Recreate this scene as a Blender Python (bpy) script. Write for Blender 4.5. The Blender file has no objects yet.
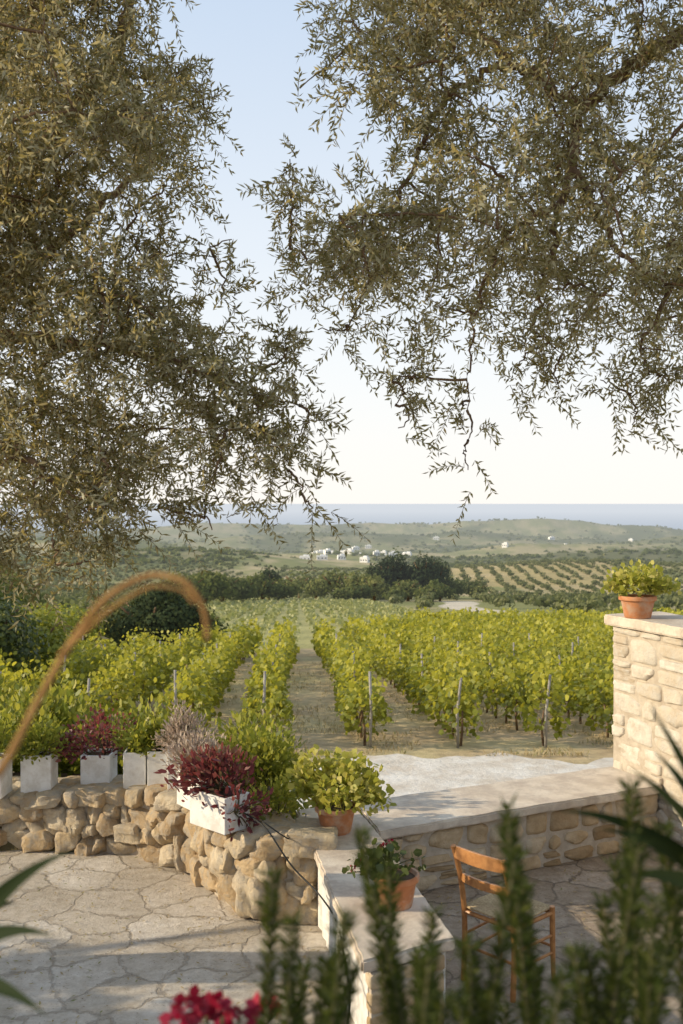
import bpy, bmesh, math, random
import numpy as np
from mathutils import Vector
random.seed(7); RNG=np.random.default_rng(7)
S=bpy.context.scene
S.view_settings.view_transform='Standard'; S.view_settings.look='None'; S.view_settings.exposure=0
H=3.0; F=1000.0; HY=503.0
def P(px,py,d): return np.array([(px-341.5)/F*d, d, H-(py-HY)/F*d])
def R(a,b): return random.uniform(a,b)
def unit(v): return v/np.maximum(np.linalg.norm(v,axis=-1,keepdims=True),1e-9)
# ---------------------------------------------------------------- camera
cam=bpy.data.cameras.new('camera'); co=bpy.data.objects.new('camera',cam); S.collection.objects.link(co)
co.location=(0,0,H); co.rotation_euler=(math.radians(90-0.516),0,0)
cam.sensor_fit='VERTICAL'; cam.sensor_height=36; cam.lens=35.15; cam.clip_start=0.05; cam.clip_end=300000
cam.dof.use_dof=True; cam.dof.focus_distance=8.0; cam.dof.aperture_fstop=3.5
S.camera=co
# ---------------------------------------------------------------- light
EL=math.radians(22); AZ=math.atan2(-0.97,-0.08)
sd=Vector((math.sin(AZ)*math.cos(EL),math.cos(AZ)*math.cos(EL),math.sin(EL)))
sl=bpy.data.lights.new('sun','SUN'); sl.energy=5.0; sl.angle=math.radians(0.55); sl.color=(1,0.84,0.60)
so=bpy.data.objects.new('sun',sl); S.collection.objects.link(so); so.location=(-30,10,30)
so.rotation_euler=sd.to_track_quat('Z','Y').to_euler()
w=bpy.data.worlds.new('World'); S.world=w; w.use_nodes=True
nt=w.node_tree; bg=nt.nodes['Background']; sky=nt.nodes.new('ShaderNodeTexSky'); sky.sky_type='NISHITA'
sky.sun_disc=False; sky.sun_elevation=EL; sky.sun_rotation=AZ; sky.air_density=1.0; sky.dust_density=0.6; sky.ozone_density=1.2; sky.altitude=100
tc=nt.nodes.new('ShaderNodeTexCoord'); sx=nt.nodes.new('ShaderNodeSeparateXYZ'); nt.links.new(tc.outputs['Generated'],sx.inputs[0])
rp=nt.nodes.new('ShaderNodeValToRGB'); cr=rp.color_ramp
while len(cr.elements)<4: cr.elements.new(.5)
for e,(p_,v_) in zip(cr.elements,[(0.0,0.97),(0.10,0.93),(0.35,0.82),(1.0,0.60)]): e.position=p_; e.color=(v_,v_,v_,1)
nt.links.new(sx.outputs['Z'],rp.inputs[0])
rc=nt.nodes.new('ShaderNodeValToRGB'); cr=rc.color_ramp
while len(cr.elements)<3: cr.elements.new(.5)
for e,(p_,v_) in zip(cr.elements,[(0.0,(0.92,0.88,0.83)),(0.14,(0.87,0.89,0.90)),(0.48,(0.62,0.74,0.90))]): e.position=p_; e.color=(*v_,1)
nt.links.new(sx.outputs['Z'],rc.inputs[0])
ms=nt.nodes.new('ShaderNodeVectorMath'); ms.operation='SCALE'; ms.inputs['Scale'].default_value=7.6; nt.links.new(rc.outputs[0],ms.inputs[0])
mx=nt.nodes.new('ShaderNodeMix'); mx.data_type='RGBA'; mx.clamp_result=False; nt.links.new(rp.outputs[0],mx.inputs[0]); nt.links.new(sky.outputs[0],mx.inputs[6]); nt.links.new(ms.outputs[0],mx.inputs[7])
nt.links.new(mx.outputs[2],bg.inputs[0]); bg.inputs[1].default_value=0.15
# ---------------------------------------------------------------- materials
def painted_haze(nt,sh,L=8500,mx=0.80,col=(0.68,0.71,0.72)):  # aerial haze painted into the material: glow mixed in by distance from origin
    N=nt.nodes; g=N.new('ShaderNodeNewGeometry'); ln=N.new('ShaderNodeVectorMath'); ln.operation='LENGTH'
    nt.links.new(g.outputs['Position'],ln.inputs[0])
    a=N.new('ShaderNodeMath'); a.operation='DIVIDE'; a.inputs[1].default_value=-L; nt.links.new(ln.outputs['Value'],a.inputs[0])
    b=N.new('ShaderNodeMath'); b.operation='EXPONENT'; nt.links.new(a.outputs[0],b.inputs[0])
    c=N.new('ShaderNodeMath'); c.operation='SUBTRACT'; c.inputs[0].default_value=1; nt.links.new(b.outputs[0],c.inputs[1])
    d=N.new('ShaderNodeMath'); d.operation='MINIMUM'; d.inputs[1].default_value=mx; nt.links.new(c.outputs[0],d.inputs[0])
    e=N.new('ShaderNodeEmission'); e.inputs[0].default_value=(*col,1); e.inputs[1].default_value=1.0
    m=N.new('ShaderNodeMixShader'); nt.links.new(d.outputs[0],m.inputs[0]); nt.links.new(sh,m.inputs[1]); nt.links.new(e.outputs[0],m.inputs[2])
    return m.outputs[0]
def ramp(nt,fac,stops):
    r=nt.nodes.new('ShaderNodeValToRGB'); cr=r.color_ramp
    while len(cr.elements)<len(stops): cr.elements.new(0.5)
    for e,(p,c) in zip(cr.elements,stops): e.position=p; e.color=(*c,1) if len(c)==3 else c
    nt.links.new(fac,r.inputs[0]); return r.outputs[0]
def newmat(name):
    m=bpy.data.materials.new(name); m.use_nodes=True; nt=m.node_tree; nt.nodes.clear()
    o=nt.nodes.new('ShaderNodeOutputMaterial'); return m,nt,o
def mixc(nt,a,b,fac,mode='MIX'):
    m=nt.nodes.new('ShaderNodeMix'); m.data_type='RGBA'; m.blend_type=mode
    for s,v in ((m.inputs[0],fac),(m.inputs[6],a),(m.inputs[7],b)):
        if isinstance(v,(int,float)): s.default_value=v
        elif isinstance(v,tuple): s.default_value=(*v,1)
        else: nt.links.new(v,s)
    return m.outputs[2]
def noise(nt,scale,detail=6,rough=0.6,vec=None):
    n=nt.nodes.new('ShaderNodeTexNoise'); n.inputs['Scale'].default_value=scale; n.inputs['Detail'].default_value=detail; n.inputs['Roughness'].default_value=rough
    if vec is None:
        g=nt.nodes.new('ShaderNodeNewGeometry'); vec=g.outputs['Position']
    nt.links.new(vec,n.inputs['Vector']); return n.outputs[0]
def leafmat(name,stops,back=None,trans=0.35,tcol=None,rough=0.5,hz=False,spec=0.4):
    m,nt,o=newmat(name); N=nt.nodes
    a=N.new('ShaderNodeAttribute'); a.attribute_name='rnd'
    c=ramp(nt,a.outputs['Fac'],stops)
    if back:
        g=N.new('ShaderNodeNewGeometry'); c=mixc(nt,c,back,g.outputs['Backfacing'])
    p=N.new('ShaderNodeBsdfPrincipled'); nt.links.new(c,p.inputs['Base Color']); p.inputs['Roughness'].default_value=rough
    p.inputs['Specular IOR Level'].default_value=spec
    t=N.new('ShaderNodeBsdfTranslucent')
    tc=mixc(nt,c,tcol or (0.3,0.35,0.05),0.5); nt.links.new(tc,t.inputs[0])
    x=N.new('ShaderNodeMixShader'); x.inputs[0].default_value=trans
    nt.links.new(p.outputs[0],x.inputs[1]); nt.links.new(t.outputs[0],x.inputs[2]); sh=x.outputs[0]
    if hz: sh=painted_haze(nt,sh)
    nt.links.new(sh,o.inputs[0]); return m
def surfmat(name,stops,scale=4,rough=0.85,bump=0.3,bscale=40,attr=None,spec=0.2,bdist=0.01,blotch=None):
    m,nt,o=newmat(name); N=nt.nodes
    c=ramp(nt,noise(nt,scale),stops)
    if attr:
        a=N.new('ShaderNodeAttribute'); a.attribute_name='rnd'
        c2=ramp(nt,a.outputs['Fac'],attr); c=mixc(nt,c,c2,1.0,'MULTIPLY')
    if blotch:
        f=ramp(nt,noise(nt,blotch[0],8,0.7),[(0.45,(0,0,0)),(0.62,(1,1,1))]); c=mixc(nt,c,blotch[1],f)
    p=N.new('ShaderNodeBsdfPrincipled'); nt.links.new(c,p.inputs['Base Color']); p.inputs['Roughness'].default_value=rough; p.inputs['Specular IOR Level'].default_value=spec
    b=N.new('ShaderNodeBump'); b.inputs['Strength'].default_value=bump; b.inputs['Distance'].default_value=bdist
    nt.links.new(noise(nt,bscale,8,0.7),b.inputs['Height']); nt.links.new(b.outputs[0],p.inputs['Normal'])
    nt.links.new(p.outputs[0],o.inputs[0]); return m
M={}
M['olive']=leafmat('olive_leaf',[(0,(0.055,0.064,0.024)),(0.5,(0.145,0.15,0.06)),(0.82,(0.28,0.25,0.11)),(1,(0.48,0.33,0.13))],back=(0.37,0.36,0.24),trans=0.42,tcol=(0.72,0.54,0.16))
M['vine']=leafmat('vine_leaf',[(0,(0.06,0.09,0.012)),(0.4,(0.18,0.215,0.028)),(1,(0.46,0.43,0.055))],trans=0.46,tcol=(0.74,0.64,0.05))
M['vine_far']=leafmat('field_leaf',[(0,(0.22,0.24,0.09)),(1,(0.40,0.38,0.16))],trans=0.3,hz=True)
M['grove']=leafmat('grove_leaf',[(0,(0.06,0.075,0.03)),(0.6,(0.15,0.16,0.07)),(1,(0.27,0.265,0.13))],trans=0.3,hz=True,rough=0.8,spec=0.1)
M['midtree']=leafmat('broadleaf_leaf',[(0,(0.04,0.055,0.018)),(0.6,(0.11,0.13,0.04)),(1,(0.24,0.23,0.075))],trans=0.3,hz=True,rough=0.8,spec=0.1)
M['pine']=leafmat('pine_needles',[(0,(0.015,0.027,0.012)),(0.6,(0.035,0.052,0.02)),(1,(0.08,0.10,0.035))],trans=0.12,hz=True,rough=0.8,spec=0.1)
M['shrub']=leafmat('shrub_leaf',[(0,(0.06,0.10,0.018)),(0.6,(0.19,0.23,0.035)),(1,(0.42,0.38,0.075))],trans=0.44,tcol=(0.62,0.58,0.06))
M['dark_green']=leafmat('dark_leaf',[(0,(0.025,0.04,0.014)),(1,(0.09,0.12,0.04))],trans=0.25)
M['purple']=leafmat('purple_leaf',[(0,(0.04,0.012,0.02)),(0.5,(0.13,0.035,0.04)),(0.8,(0.24,0.09,0.07)),(1,(0.18,0.18,0.06))],trans=0.34,tcol=(0.45,0.08,0.07))
M['pinkish']=leafmat('pale_succulent_leaf',[(0,(0.20,0.20,0.12)),(0.6,(0.46,0.36,0.28)),(1,(0.60,0.48,0.38))],trans=0.25,tcol=(0.5,0.35,0.25))
M['pelarg']=leafmat('pelargonium_leaf',[(0,(0.12,0.17,0.03)),(0.5,(0.34,0.36,0.05)),(1,(0.66,0.58,0.20))],trans=0.42,tcol=(0.7,0.62,0.08))
M['red']=leafmat('red_petal',[(0,(0.22,0.006,0.02)),(1,(0.42,0.015,0.05))],trans=0.2,tcol=(0.4,0.01,0.04))
M['rosemary']=leafmat('rosemary_leaf',[(0,(0.014,0.026,0.005)),(0.7,(0.032,0.050,0.010)),(1,(0.10,0.11,0.028))],trans=0.22,back=(0.045,0.058,0.018),spec=0.08,rough=.7)
M['drygrass']=leafmat('dry_grass',[(0,(0.34,0.25,0.12)),(0.7,(0.50,0.40,0.21)),(1,(0.16,0.2,0.05))],trans=0.3,tcol=(0.4,0.3,0.1))
M['bark']=surfmat('olive_bark',[(0.3,(0.10,0.06,0.035)),(0.7,(0.26,0.17,0.10))],scale=12,bump=0.6,bscale=60)
M['stem']=surfmat('green_stem',[(0.3,(0.08,0.09,0.04)),(0.7,(0.16,0.13,0.07))],scale=30)
M['drystem']=surfmat('dry_stem',[(0.3,(0.26,0.13,0.04)),(0.7,(0.42,0.24,0.09))],scale=25)
M['post']=surfmat('weathered_post',[(0.3,(0.24,0.22,0.20)),(0.7,(0.42,0.39,0.35))],scale=9)
M['rubble']=surfmat('rubble_stone',[(0.25,(0.38,0.28,0.18)),(0.45,(0.58,0.48,0.34)),(0.75,(0.74,0.66,0.52))],scale=9,bump=1.0,bscale=22,bdist=0.03,attr=[(0,(0.66,0.57,0.47)),(0.35,(0.9,0.78,0.62)),(0.7,(0.95,0.9,0.80)),(1,(1,1,1))],blotch=(11,(0.44,0.38,0.30)))
M['ashlar']=surfmat('limestone_block',[(0.25,(0.54,0.47,0.37)),(0.5,(0.68,0.62,0.53)),(0.8,(0.78,0.74,0.66))],scale=8,bump=0.9,bscale=26,bdist=0.02,attr=[(0,(0.78,0.70,0.60)),(0.3,(0.92,0.88,0.81)),(1,(1,1,1))],blotch=(10,(0.57,0.52,0.44)))
M['ashlar_dark']=surfmat('parapet_block',[(0.25,(0.44,0.33,0.20)),(0.55,(0.62,0.51,0.36)),(0.8,(0.72,0.63,0.49))],scale=7,bump=0.9,bscale=30,bdist=0.02,attr=[(0,(0.62,0.54,0.44)),(0.5,(0.95,0.88,0.78)),(1,(1,1,1))])
M['mortar']=surfmat('lime_mortar',[(0.3,(0.42,0.35,0.27)),(0.7,(0.60,0.53,0.43))],scale=12,bump=0.8,bscale=60)
M['cap']=surfmat('coping_concrete',[(0.25,(0.48,0.40,0.31)),(0.5,(0.66,0.57,0.46)),(0.8,(0.76,0.69,0.58))],scale=3,bump=0.5,bscale=50,blotch=(5,(0.50,0.42,0.34)))
M['whitewash']=surfmat('whitewash',[(0.3,(0.64,0.62,0.58)),(0.7,(0.80,0.79,0.76))],scale=5,bump=0.5,bscale=25,blotch=(7,(0.54,0.51,0.46)))
M['white']=surfmat('white_planter_paint',[(0.3,(0.76,0.75,0.72)),(0.7,(0.84,0.83,0.81))],scale=6,bump=0.15,bscale=30,rough=0.6,blotch=(8,(0.66,0.63,0.58)))
M['terracotta']=surfmat('terracotta',[(0.3,(0.42,0.16,0.07)),(0.7,(0.62,0.28,0.13))],scale=9,bump=0.2,bscale=40,blotch=(8,(0.54,0.35,0.24)))
M['soil']=surfmat('soil',[(0.3,(0.09,0.06,0.04)),(0.7,(0.20,0.14,0.09))],scale=12,bump=1,bscale=50,bdist=0.03)
M['wood']=surfmat('chair_wood',[(0.3,(0.30,0.12,0.035)),(0.7,(0.50,0.24,0.08))],scale=20,rough=0.45,spec=0.5,bump=0.1)
M['rush']=surfmat('rush_seat',[(0.3,(0.34,0.24,0.13)),(0.7,(0.58,0.46,0.28))],scale=60,bump=0.4)
M['cable']=surfmat('black_cable',[(0.3,(0.02,0.02,0.02)),(0.7,(0.04,0.04,0.04))],rough=0.5)
M['road']=surfmat('pale_road',[(0.3,(0.56,0.50,0.42)),(0.55,(0.74,0.69,0.61)),(0.8,(0.82,0.78,0.72))],scale=1.6,bump=0.9,bscale=7,bdist=0.05,blotch=(1.3,(0.60,0.52,0.42)))
M['stucco']=surfmat('stucco_white',[(0.3,(0.76,0.74,0.70)),(0.7,(0.83,0.81,0.78))],scale=0.3)
M['glass']=surfmat('window_dark',[(0.3,(0.05,0.06,0.07)),(0.7,(0.08,0.09,0.10))],scale=0.3,rough=0.3)
def paving(name,cs,gap,scale=2.1):
    m,nt,o=newmat(name); N=nt.nodes
    g=N.new('ShaderNodeNewGeometry')
    nn=N.new('ShaderNodeTexNoise'); nn.inputs['Scale'].default_value=3.2; nn.inputs['Detail'].default_value=7; nn.inputs['Roughness'].default_value=0.65; nt.links.new(g.outputs['Position'],nn.inputs['Vector'])
    sc=N.new('ShaderNodeVectorMath'); sc.operation='SCALE'; sc.inputs['Scale'].default_value=0.34; nt.links.new(nn.outputs['Color'],sc.inputs[0])
    ad=N.new('ShaderNodeVectorMath'); nt.links.new(g.outputs['Position'],ad.inputs[0]); nt.links.new(sc.outputs[0],ad.inputs[1])
    v=N.new('ShaderNodeTexVoronoi'); v.voronoi_dimensions='2D'; v.feature='DISTANCE_TO_EDGE'; v.inputs['Scale'].default_value=scale; nt.links.new(ad.outputs[0],v.inputs['Vector'])
    v2=N.new('ShaderNodeTexVoronoi'); v2.voronoi_dimensions='2D'; v2.inputs['Scale'].default_value=scale; nt.links.new(ad.outputs[0],v2.inputs['Vector'])
    sep=N.new('ShaderNodeSeparateColor'); nt.links.new(v2.outputs['Color'],sep.inputs[0])
    base=ramp(nt,noise(nt,13,10,0.8),[(0.30,cs[0]),(0.5,cs[1]),(0.68,cs[2])])
    cell=ramp(nt,sep.outputs[0],[(0,(0.78,0.75,0.70)),(1,(1,1,1))]); base=mixc(nt,base,cell,1.0,'MULTIPLY')
    big=ramp(nt,noise(nt,1.6,6,0.7),[(0.35,(0.72,0.69,0.64)),(0.62,(1,1,1))]); base=mixc(nt,base,big,1.0,'MULTIPLY')
    spots=ramp(nt,noise(nt,70,3,0.6),[(0.64,(1,1,1)),(0.70,(0.40,0.32,0.24))]); base=mixc(nt,base,spots,1.0,'MULTIPLY')
    e=ramp(nt,v.outputs['Distance'],[(0.008,(0,0,0)),(0.04,(1,1,1))])
    jn=ramp(nt,noise(nt,4,5,0.6),[(0.35,(0.3,0.3,0.3)),(0.6,(0.9,0.9,0.9))])
    inv=N.new('ShaderNodeMath'); inv.operation='SUBTRACT'; inv.inputs[0].default_value=1; nt.links.new(e,inv.inputs[1])
    mm=N.new('ShaderNodeMath'); mm.operation='MULTIPLY'; nt.links.new(inv.outputs[0],mm.inputs[0]); nt.links.new(jn,mm.inputs[1])
    c=mixc(nt,base,gap,mm.outputs[0])
    p=N.new('ShaderNodeBsdfPrincipled'); nt.links.new(c,p.inputs['Base Color']); p.inputs['Roughness'].default_value=0.8; p.inputs['Specular IOR Level'].default_value=0.25
    hn=noise(nt,16,10,0.75)
    hh=N.new('ShaderNodeMath'); hh.operation='MULTIPLY_ADD'; nt.links.new(e,hh.inputs[0]); hh.inputs[1].default_value=0.6; nt.links.new(hn,hh.inputs[2])
    b=N.new('ShaderNodeBump'); b.inputs['Strength'].default_value=0.9; b.inputs['Distance'].default_value=0.022; nt.links.new(hh.outputs[0],b.inputs['Height']); nt.links.new(b.outputs[0],p.inputs['Normal'])
    nt.links.new(p.outputs[0],o.inputs[0]); return m
M['paving']=paving('crazy_paving',[(0.50,0.44,0.36),(0.67,0.61,0.53),(0.79,0.74,0.66)],(0.38,0.32,0.25),2.3)
M['paving2']=paving('courtyard_paving',[(0.32,0.26,0.20),(0.48,0.40,0.32),(0.60,0.52,0.43)],(0.22,0.18,0.14),2.6)
# ---------------------------------------------------------------- builders
def link(ob,parent=None):
    S.collection.objects.link(ob)
    if parent: ob.parent=parent
    return ob
def empty(name):
    e=bpy.data.objects.new(name,None); S.collection.objects.link(e); return e
def ngons(name,V,rnd,mat,parent=None):
    """V: (N,k,3)"""
    N,k,_=V.shape; me=bpy.data.meshes.new(name)
    me.vertices.add(N*k); me.vertices.foreach_set('co',V.astype(np.float32).ravel())
    me.loops.add(N*k); me.loops.foreach_set('vertex_index',np.arange(N*k,dtype=np.int32))
    me.polygons.add(N); me.polygons.foreach_set('loop_start',np.arange(0,N*k,k,dtype=np.int32))
    me.update(calc_edges=True)
    a=me.attributes.new('rnd','FLOAT','FACE'); a.data.foreach_set('value',np.clip(rnd,0,1).astype(np.float32))
    me.materials.append(mat); ob=bpy.data.objects.new(name,me); return link(ob,parent)
DIA=np.array([(0,0,0),(0.45,0.5,0),(1,0,0.0),(0.45,-0.5,0)])
HEX=np.array([(0,0,0),(0.15,0.42,0.08),(0.6,0.5,0.08),(1,0.0,0.0),(0.6,-0.5,0.08),(0.15,-0.42,0.08)])
def leaves(p,d,L,W,tpl=DIA,nbias=None):
    N=len(p); d=unit(d); r=RNG.normal(size=(N,3))
    if nbias is not None: nn=unit(r*0.6+nbias); s=unit(np.cross(nn,d))
    else: s=unit(np.cross(r,d))
    n=np.cross(d,s); L=np.broadcast_to(L,(N,)); W=np.broadcast_to(W,(N,))
    return (p[:,None,:]+d[:,None,:]*(tpl[None,:,0:1]*L[:,None,None])+s[:,None,:]*(tpl[None,:,1:2]*W[:,None,None])+n[:,None,:]*(tpl[None,:,2:3]*W[:,None,None]))
class MB:
    def __init__(s): s.v=[]; s.f=[]; s.r=[]; s.m=[]; s.n=0
    def add(s,v,f,r=0.5,m=0):
        v=np.asarray(v); s.v.append(v); s.f+= [tuple(int(i)+s.n for i in q) for q in f]; s.r+=[r]*len(f); s.m+=[m]*len(f); s.n+=len(v)
    def tube(s,pts,rad,k=6,m=0,r=0.5):
        pts=np.asarray(pts,float); n=len(pts); rad=np.broadcast_to(rad,(n,))
        t=unit(np.gradient(pts,axis=0)); up=np.array([0,0,1.0]) if abs(t[:,2]).mean()<0.9 else np.array([1.0,0,0])
        a=unit(np.cross(t,up)); b=np.cross(t,a); th=np.linspace(0,2*np.pi,k,endpoint=False)
        V=pts[:,None]+rad[:,None,None]*(np.cos(th)[None,:,None]*a[:,None]+np.sin(th)[None,:,None]*b[:,None])
        f=[(i*k+j,i*k+(j+1)%k,(i+1)*k+(j+1)%k,(i+1)*k+j) for i in range(n-1) for j in range(k)]
        f+=[tuple(range(k))[::-1],tuple((n-1)*k+j for j in range(k))]
        s.add(V.reshape(-1,3),f,r,m)
    def box(s,c,sz,rot=0,m=0,taper=1.0,r=0.5):
        x,y,z=[q/2 for q in sz]; V=[]
        for dz in(-1,1):
            tp=taper if dz>0 else 1
            for dx,dy in((-1,-1),(1,-1),(1,1),(-1,1)): V.append((dx*x*tp,dy*y*tp,dz*z))
        V=np.array(V); ca,sa=math.cos(rot),math.sin(rot)
        V=np.stack([V[:,0]*ca-V[:,1]*sa,V[:,0]*sa+V[:,1]*ca,V[:,2]],1)+np.asarray(c)
        s.add(V,[(3,2,1,0),(4,5,6,7),(0,1,5,4),(1,2,6,5),(2,3,7,6),(3,0,4,7)],r,m)
    def lathe(s,c,prof,k=28,m=0):
        th=np.linspace(0,2*np.pi,k,endpoint=False); V=[]
        for r,z in prof: V+= [(c[0]+r*math.cos(a),c[1]+r*math.sin(a),c[2]+z) for a in th]
        n=len(prof); f=[(i*k+j,i*k+(j+1)%k,(i+1)*k+(j+1)%k,(i+1)*k+j) for i in range(n-1) for j in range(k)]
        f.append(tuple(range(k))[::-1]); s.add(V,f,0.5,m)
    def obj(s,name,mats,parent=None,smooth=False,bevel=0):
        me=bpy.data.meshes.new(name); me.from_pydata(np.concatenate(s.v).tolist(),[],s.f); me.update()
        a=me.attributes.new('rnd','FLOAT','FACE'); a.data.foreach_set('value',np.array(s.r,np.float32))
        for q in (mats if isinstance(mats,list) else [mats]): me.materials.append(q)
        me.polygons.foreach_set('material_index',np.array(s.m,np.int32))
        if smooth: me.polygons.foreach_set('use_smooth',np.ones(len(me.polygons),bool))
        ob=bpy.data.objects.new(name,me); link(ob,parent)
        if bevel:
            b=ob.modifiers.new('bevel','BEVEL'); b.width=bevel; b.segments=2; b.limit_method='ANGLE'
        return ob
# stone template
bm=bmesh.new(); bmesh.ops.create_cube(bm,size=2); bmesh.ops.subdivide_edges(bm,edges=bm.edges[:],cuts=9,use_grid_fill=True)
bm.verts.ensure_lookup_table(); CV=np.array([v.co[:] for v in bm.verts]); CF=[tuple(v.index for v in f.verts) for f in bm.faces]; bm.free()
def stone(mb,c,half,rot,e=4,amp=0.08,r=None,tilt=0,m=0,facets=0,hlo=.9):
    G=np.sin(CV*np.pi/2*0.98)
    rr=(np.abs(G)**e).sum(1)**(1/e); V=G/rr[:,None]
    for k in range(facets):
        nrm=unit(RNG.normal(size=3)); h=RNG.uniform(hlo,1.3); dd=V@nrm-h; V=V-np.maximum(dd,0)[:,None]*nrm
    dn=np.zeros(len(V))
    for k in range(7):
        kv=RNG.normal(size=3)*(1.6+1.1*k); dn+=np.sin(V@kv+RNG.uniform(0,6.28))*amp/(1+0.5*k)
    V=V*(1+dn[:,None]); sh=RNG.normal(size=(3,3))*amp*0.9; V=V+V@sh
    V=V*np.asarray(half)
    ct,st=math.cos(tilt),math.sin(tilt); V=np.stack([V[:,0]*ct-V[:,2]*st,V[:,1],V[:,0]*st+V[:,2]*ct],1)
    ca,sa=math.cos(rot),math.sin(rot)
    V=np.stack([V[:,0]*ca-V[:,1]*sa,V[:,0]*sa+V[:,1]*ca,V[:,2]],1)+np.asarray(c)
    mb.add(V,CF,R(0,1) if r is None else r,m)
# ---------------------------------------------------------------- numpy noise
def h2(ix,iy,s):
    n=np.sin(ix*127.1+iy*311.7+s*74.7)*43758.5453; return n-np.floor(n)
def vn(x,y,s=0):
    ix=np.floor(x); iy=np.floor(y); fx=x-ix; fy=y-iy; fx=fx*fx*(3-2*fx); fy=fy*fy*(3-2*fy)
    return (h2(ix,iy,s)*(1-fx)+h2(ix+1,iy,s)*fx)*(1-fy)+(h2(ix,iy+1,s)*(1-fx)+h2(ix+1,iy+1,s)*fx)*fy
def fbm(x,y,s=0,o=4):
    t=0;a=0.5
    for i in range(o): t=t+a*vn(x,y,s+i); x=x*2.03; y=y*2.03; a*=0.5
    return t
# ---------------------------------------------------------------- terrain
YS=[-1e6,8.6,9.0,12,16,17,22,110,350,600,900,1500,2500,3700,4700,6000,9500]
ZR=[-.05,-.05,-.3,-1.2,-2.15,-2.2,-2.4,-10.06,-30.0,-43,-58,-86,-110,-118,-130,-145,-165]
YL=[-1e6,8.6,8.75,9.8,12,16,17,22]; ZL=[-.05,-.05,.40,.36,-.7,-2.1,-2.2,-2.4]
BUMPS=[(640,3500,56,330,240),(120,3700,40,300,220),(1080,3300,28,300,220),(-420,3600,50,380,260),(1250,2500,28,330,220),(420,1750,30,240,150),(-430,1500,36,280,200),(800,2200,32,260,170),(-60,2500,36,320,180),(350,2700,26,260,150),(150,620,10,110,160),(-150,900,18,160,170),(-1700,3000,60,700,600),(330,1150,18,160,120),(20,1300,12,140,90)]
def hz(x,y):
    x=np.asarray(x,float); y=np.asarray(y,float)
    ex=np.maximum(np.abs(x)-np.maximum(0.8*y,0)-18,0)
    yy=np.where(y>0,y,0)+0.5*ex
    zr=np.interp(yy,YS,ZR); zl=np.where(yy<22,np.interp(yy,YL,ZL),zr)
    t=np.clip((x+0.75)/0.45,0,1); z=zl*(1-t)+zr*t
    r=np.hypot(x,y)
    for cx,cy,A,sx,sy in BUMPS: z=z+A*np.exp(-((x-cx)/sx)**2-((y-cy)/sy)**2)
    a=np.clip((r-130)/500,0,1)*np.minimum(0.008*r,16)
    z=z+a*(fbm(x/(40+0.12*500),y/100,3)-0.47)*1.2+np.clip((r-1000)/1500,0,1)*34*(fbm(x/300,y/200,9)-0.47)
    z=z+0.05*(fbm(x*0.8,y*0.8,5)-0.5)*np.clip((yy-16)/4,0,1)
    return z
ang=np.concatenate([np.linspace(-180,-36,70,endpoint=False),np.linspace(-36,36,420,endpoint=False),np.linspace(36,180,70,endpoint=False)])*np.pi/180
rg=np.exp(np.linspace(math.log(0.5),math.log(9400),620)); nA=len(ang); nR=len(rg)
X=(rg[:,None]*np.sin(ang)[None]).ravel(); Y=(rg[:,None]*np.cos(ang)[None]).ravel(); Z=hz(X,Y)
def row_end(x0):
    x0=np.asarray(x0,float); return np.where(x0<-7,45.0,np.where(x0<1,58.0,np.minimum(60+(x0-1)*3.2,92.0)))
def pale(x,y):
    u=x+0.0465*(y-22)
    return (u>-24)&(u<18)&(y>row_end(u)+1)&(y<290)
def track(x,y,w=0): return (np.abs(x-(19.5+0.055*(y-105)+2.0*np.sin(y/17)))<2.0+0.008*y+w)&(y>94)&(y<260)
def gold(x,y): return (x>0.10*y+10*np.sin(y/60))&(x<0.27*y)&(y>380+60*np.sin(x/25))&(y<820)
def colr(X,Y):
    r=np.hypot(X,Y); c=np.zeros((len(X),3))
    n1=fbm(X/1.5,Y/1.5,11); n2=fbm(X/30,Y/45,21); n3=fbm(X/140,Y/220,31); n4=fbm(X/6,Y/9,41)
    tan=np.array([0.56,0.43,0.28]); straw=np.array([0.60,0.50,0.30]); grn=np.array([0.26,0.265,0.11]); dk=np.array([0.08,0.10,0.04])
    t=np.clip((n1-0.35)*3,0,1)[:,None]; near=tan*(1-t)+straw*t
    t=np.clip((n4-0.5)*5,0,1)[:,None]*0.35; near=near*(1-t)+np.array([0.22,0.24,0.09])*t
    t=np.clip((n2-0.36)*6,0,1)[:,None]; far=straw*0.8*(1-t)+grn*t
    q=np.clip((r-1000)/1200,0,1)[:,None]*0.5; far=far*(1-q)+np.array([0.16,0.17,0.08])*q
    t=np.clip((n3-0.44)*8,0,1)[:,None]*0.8*np.clip((r-500)/500,0.15,1)[:,None]; far=far*(1-t)+dk*t
    gg=(gold(X,Y)*np.clip(n2*1.8,0,1))[:,None]*0.7; far=far*(1-gg)+np.array([0.54,0.41,0.21])*gg
    k=np.clip((r-100)/40,0,1)[:,None]; c=near*(1-k)+far*k
    pf=pale(X,Y)[:,None]; c=np.where(pf,np.array([0.46,0.43,0.20])*(0.8+0.4*n4[:,None]),c)
    bed=((Y<16)&(Y>8))[:,None]; c=np.where(bed,np.array([0.16,0.13,0.07]),c)
    c=np.where(track(X,Y)[:,None],np.array([0.66,0.59,0.49]),c)
    return c
C=colr(X,Y)
me=bpy.data.meshes.new('ground'); V=np.stack([X,Y,Z],1)
V=np.concatenate([V,[[0,0,-0.05]]]); C=np.concatenate([C,[[.2,.15,.1]]])
i=np.arange(nR-1)[:,None]*nA; j=np.arange(nA)[None]; j2=(j+1)%nA
Q=np.stack([i+j,i+j2,i+nA+j2,i+nA+j],-1).reshape(-1,4)[:, ::-1]
nq=len(Q); me.vertices.add(len(V)); me.vertices.foreach_set('co',V.astype(np.float32).ravel())
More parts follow.
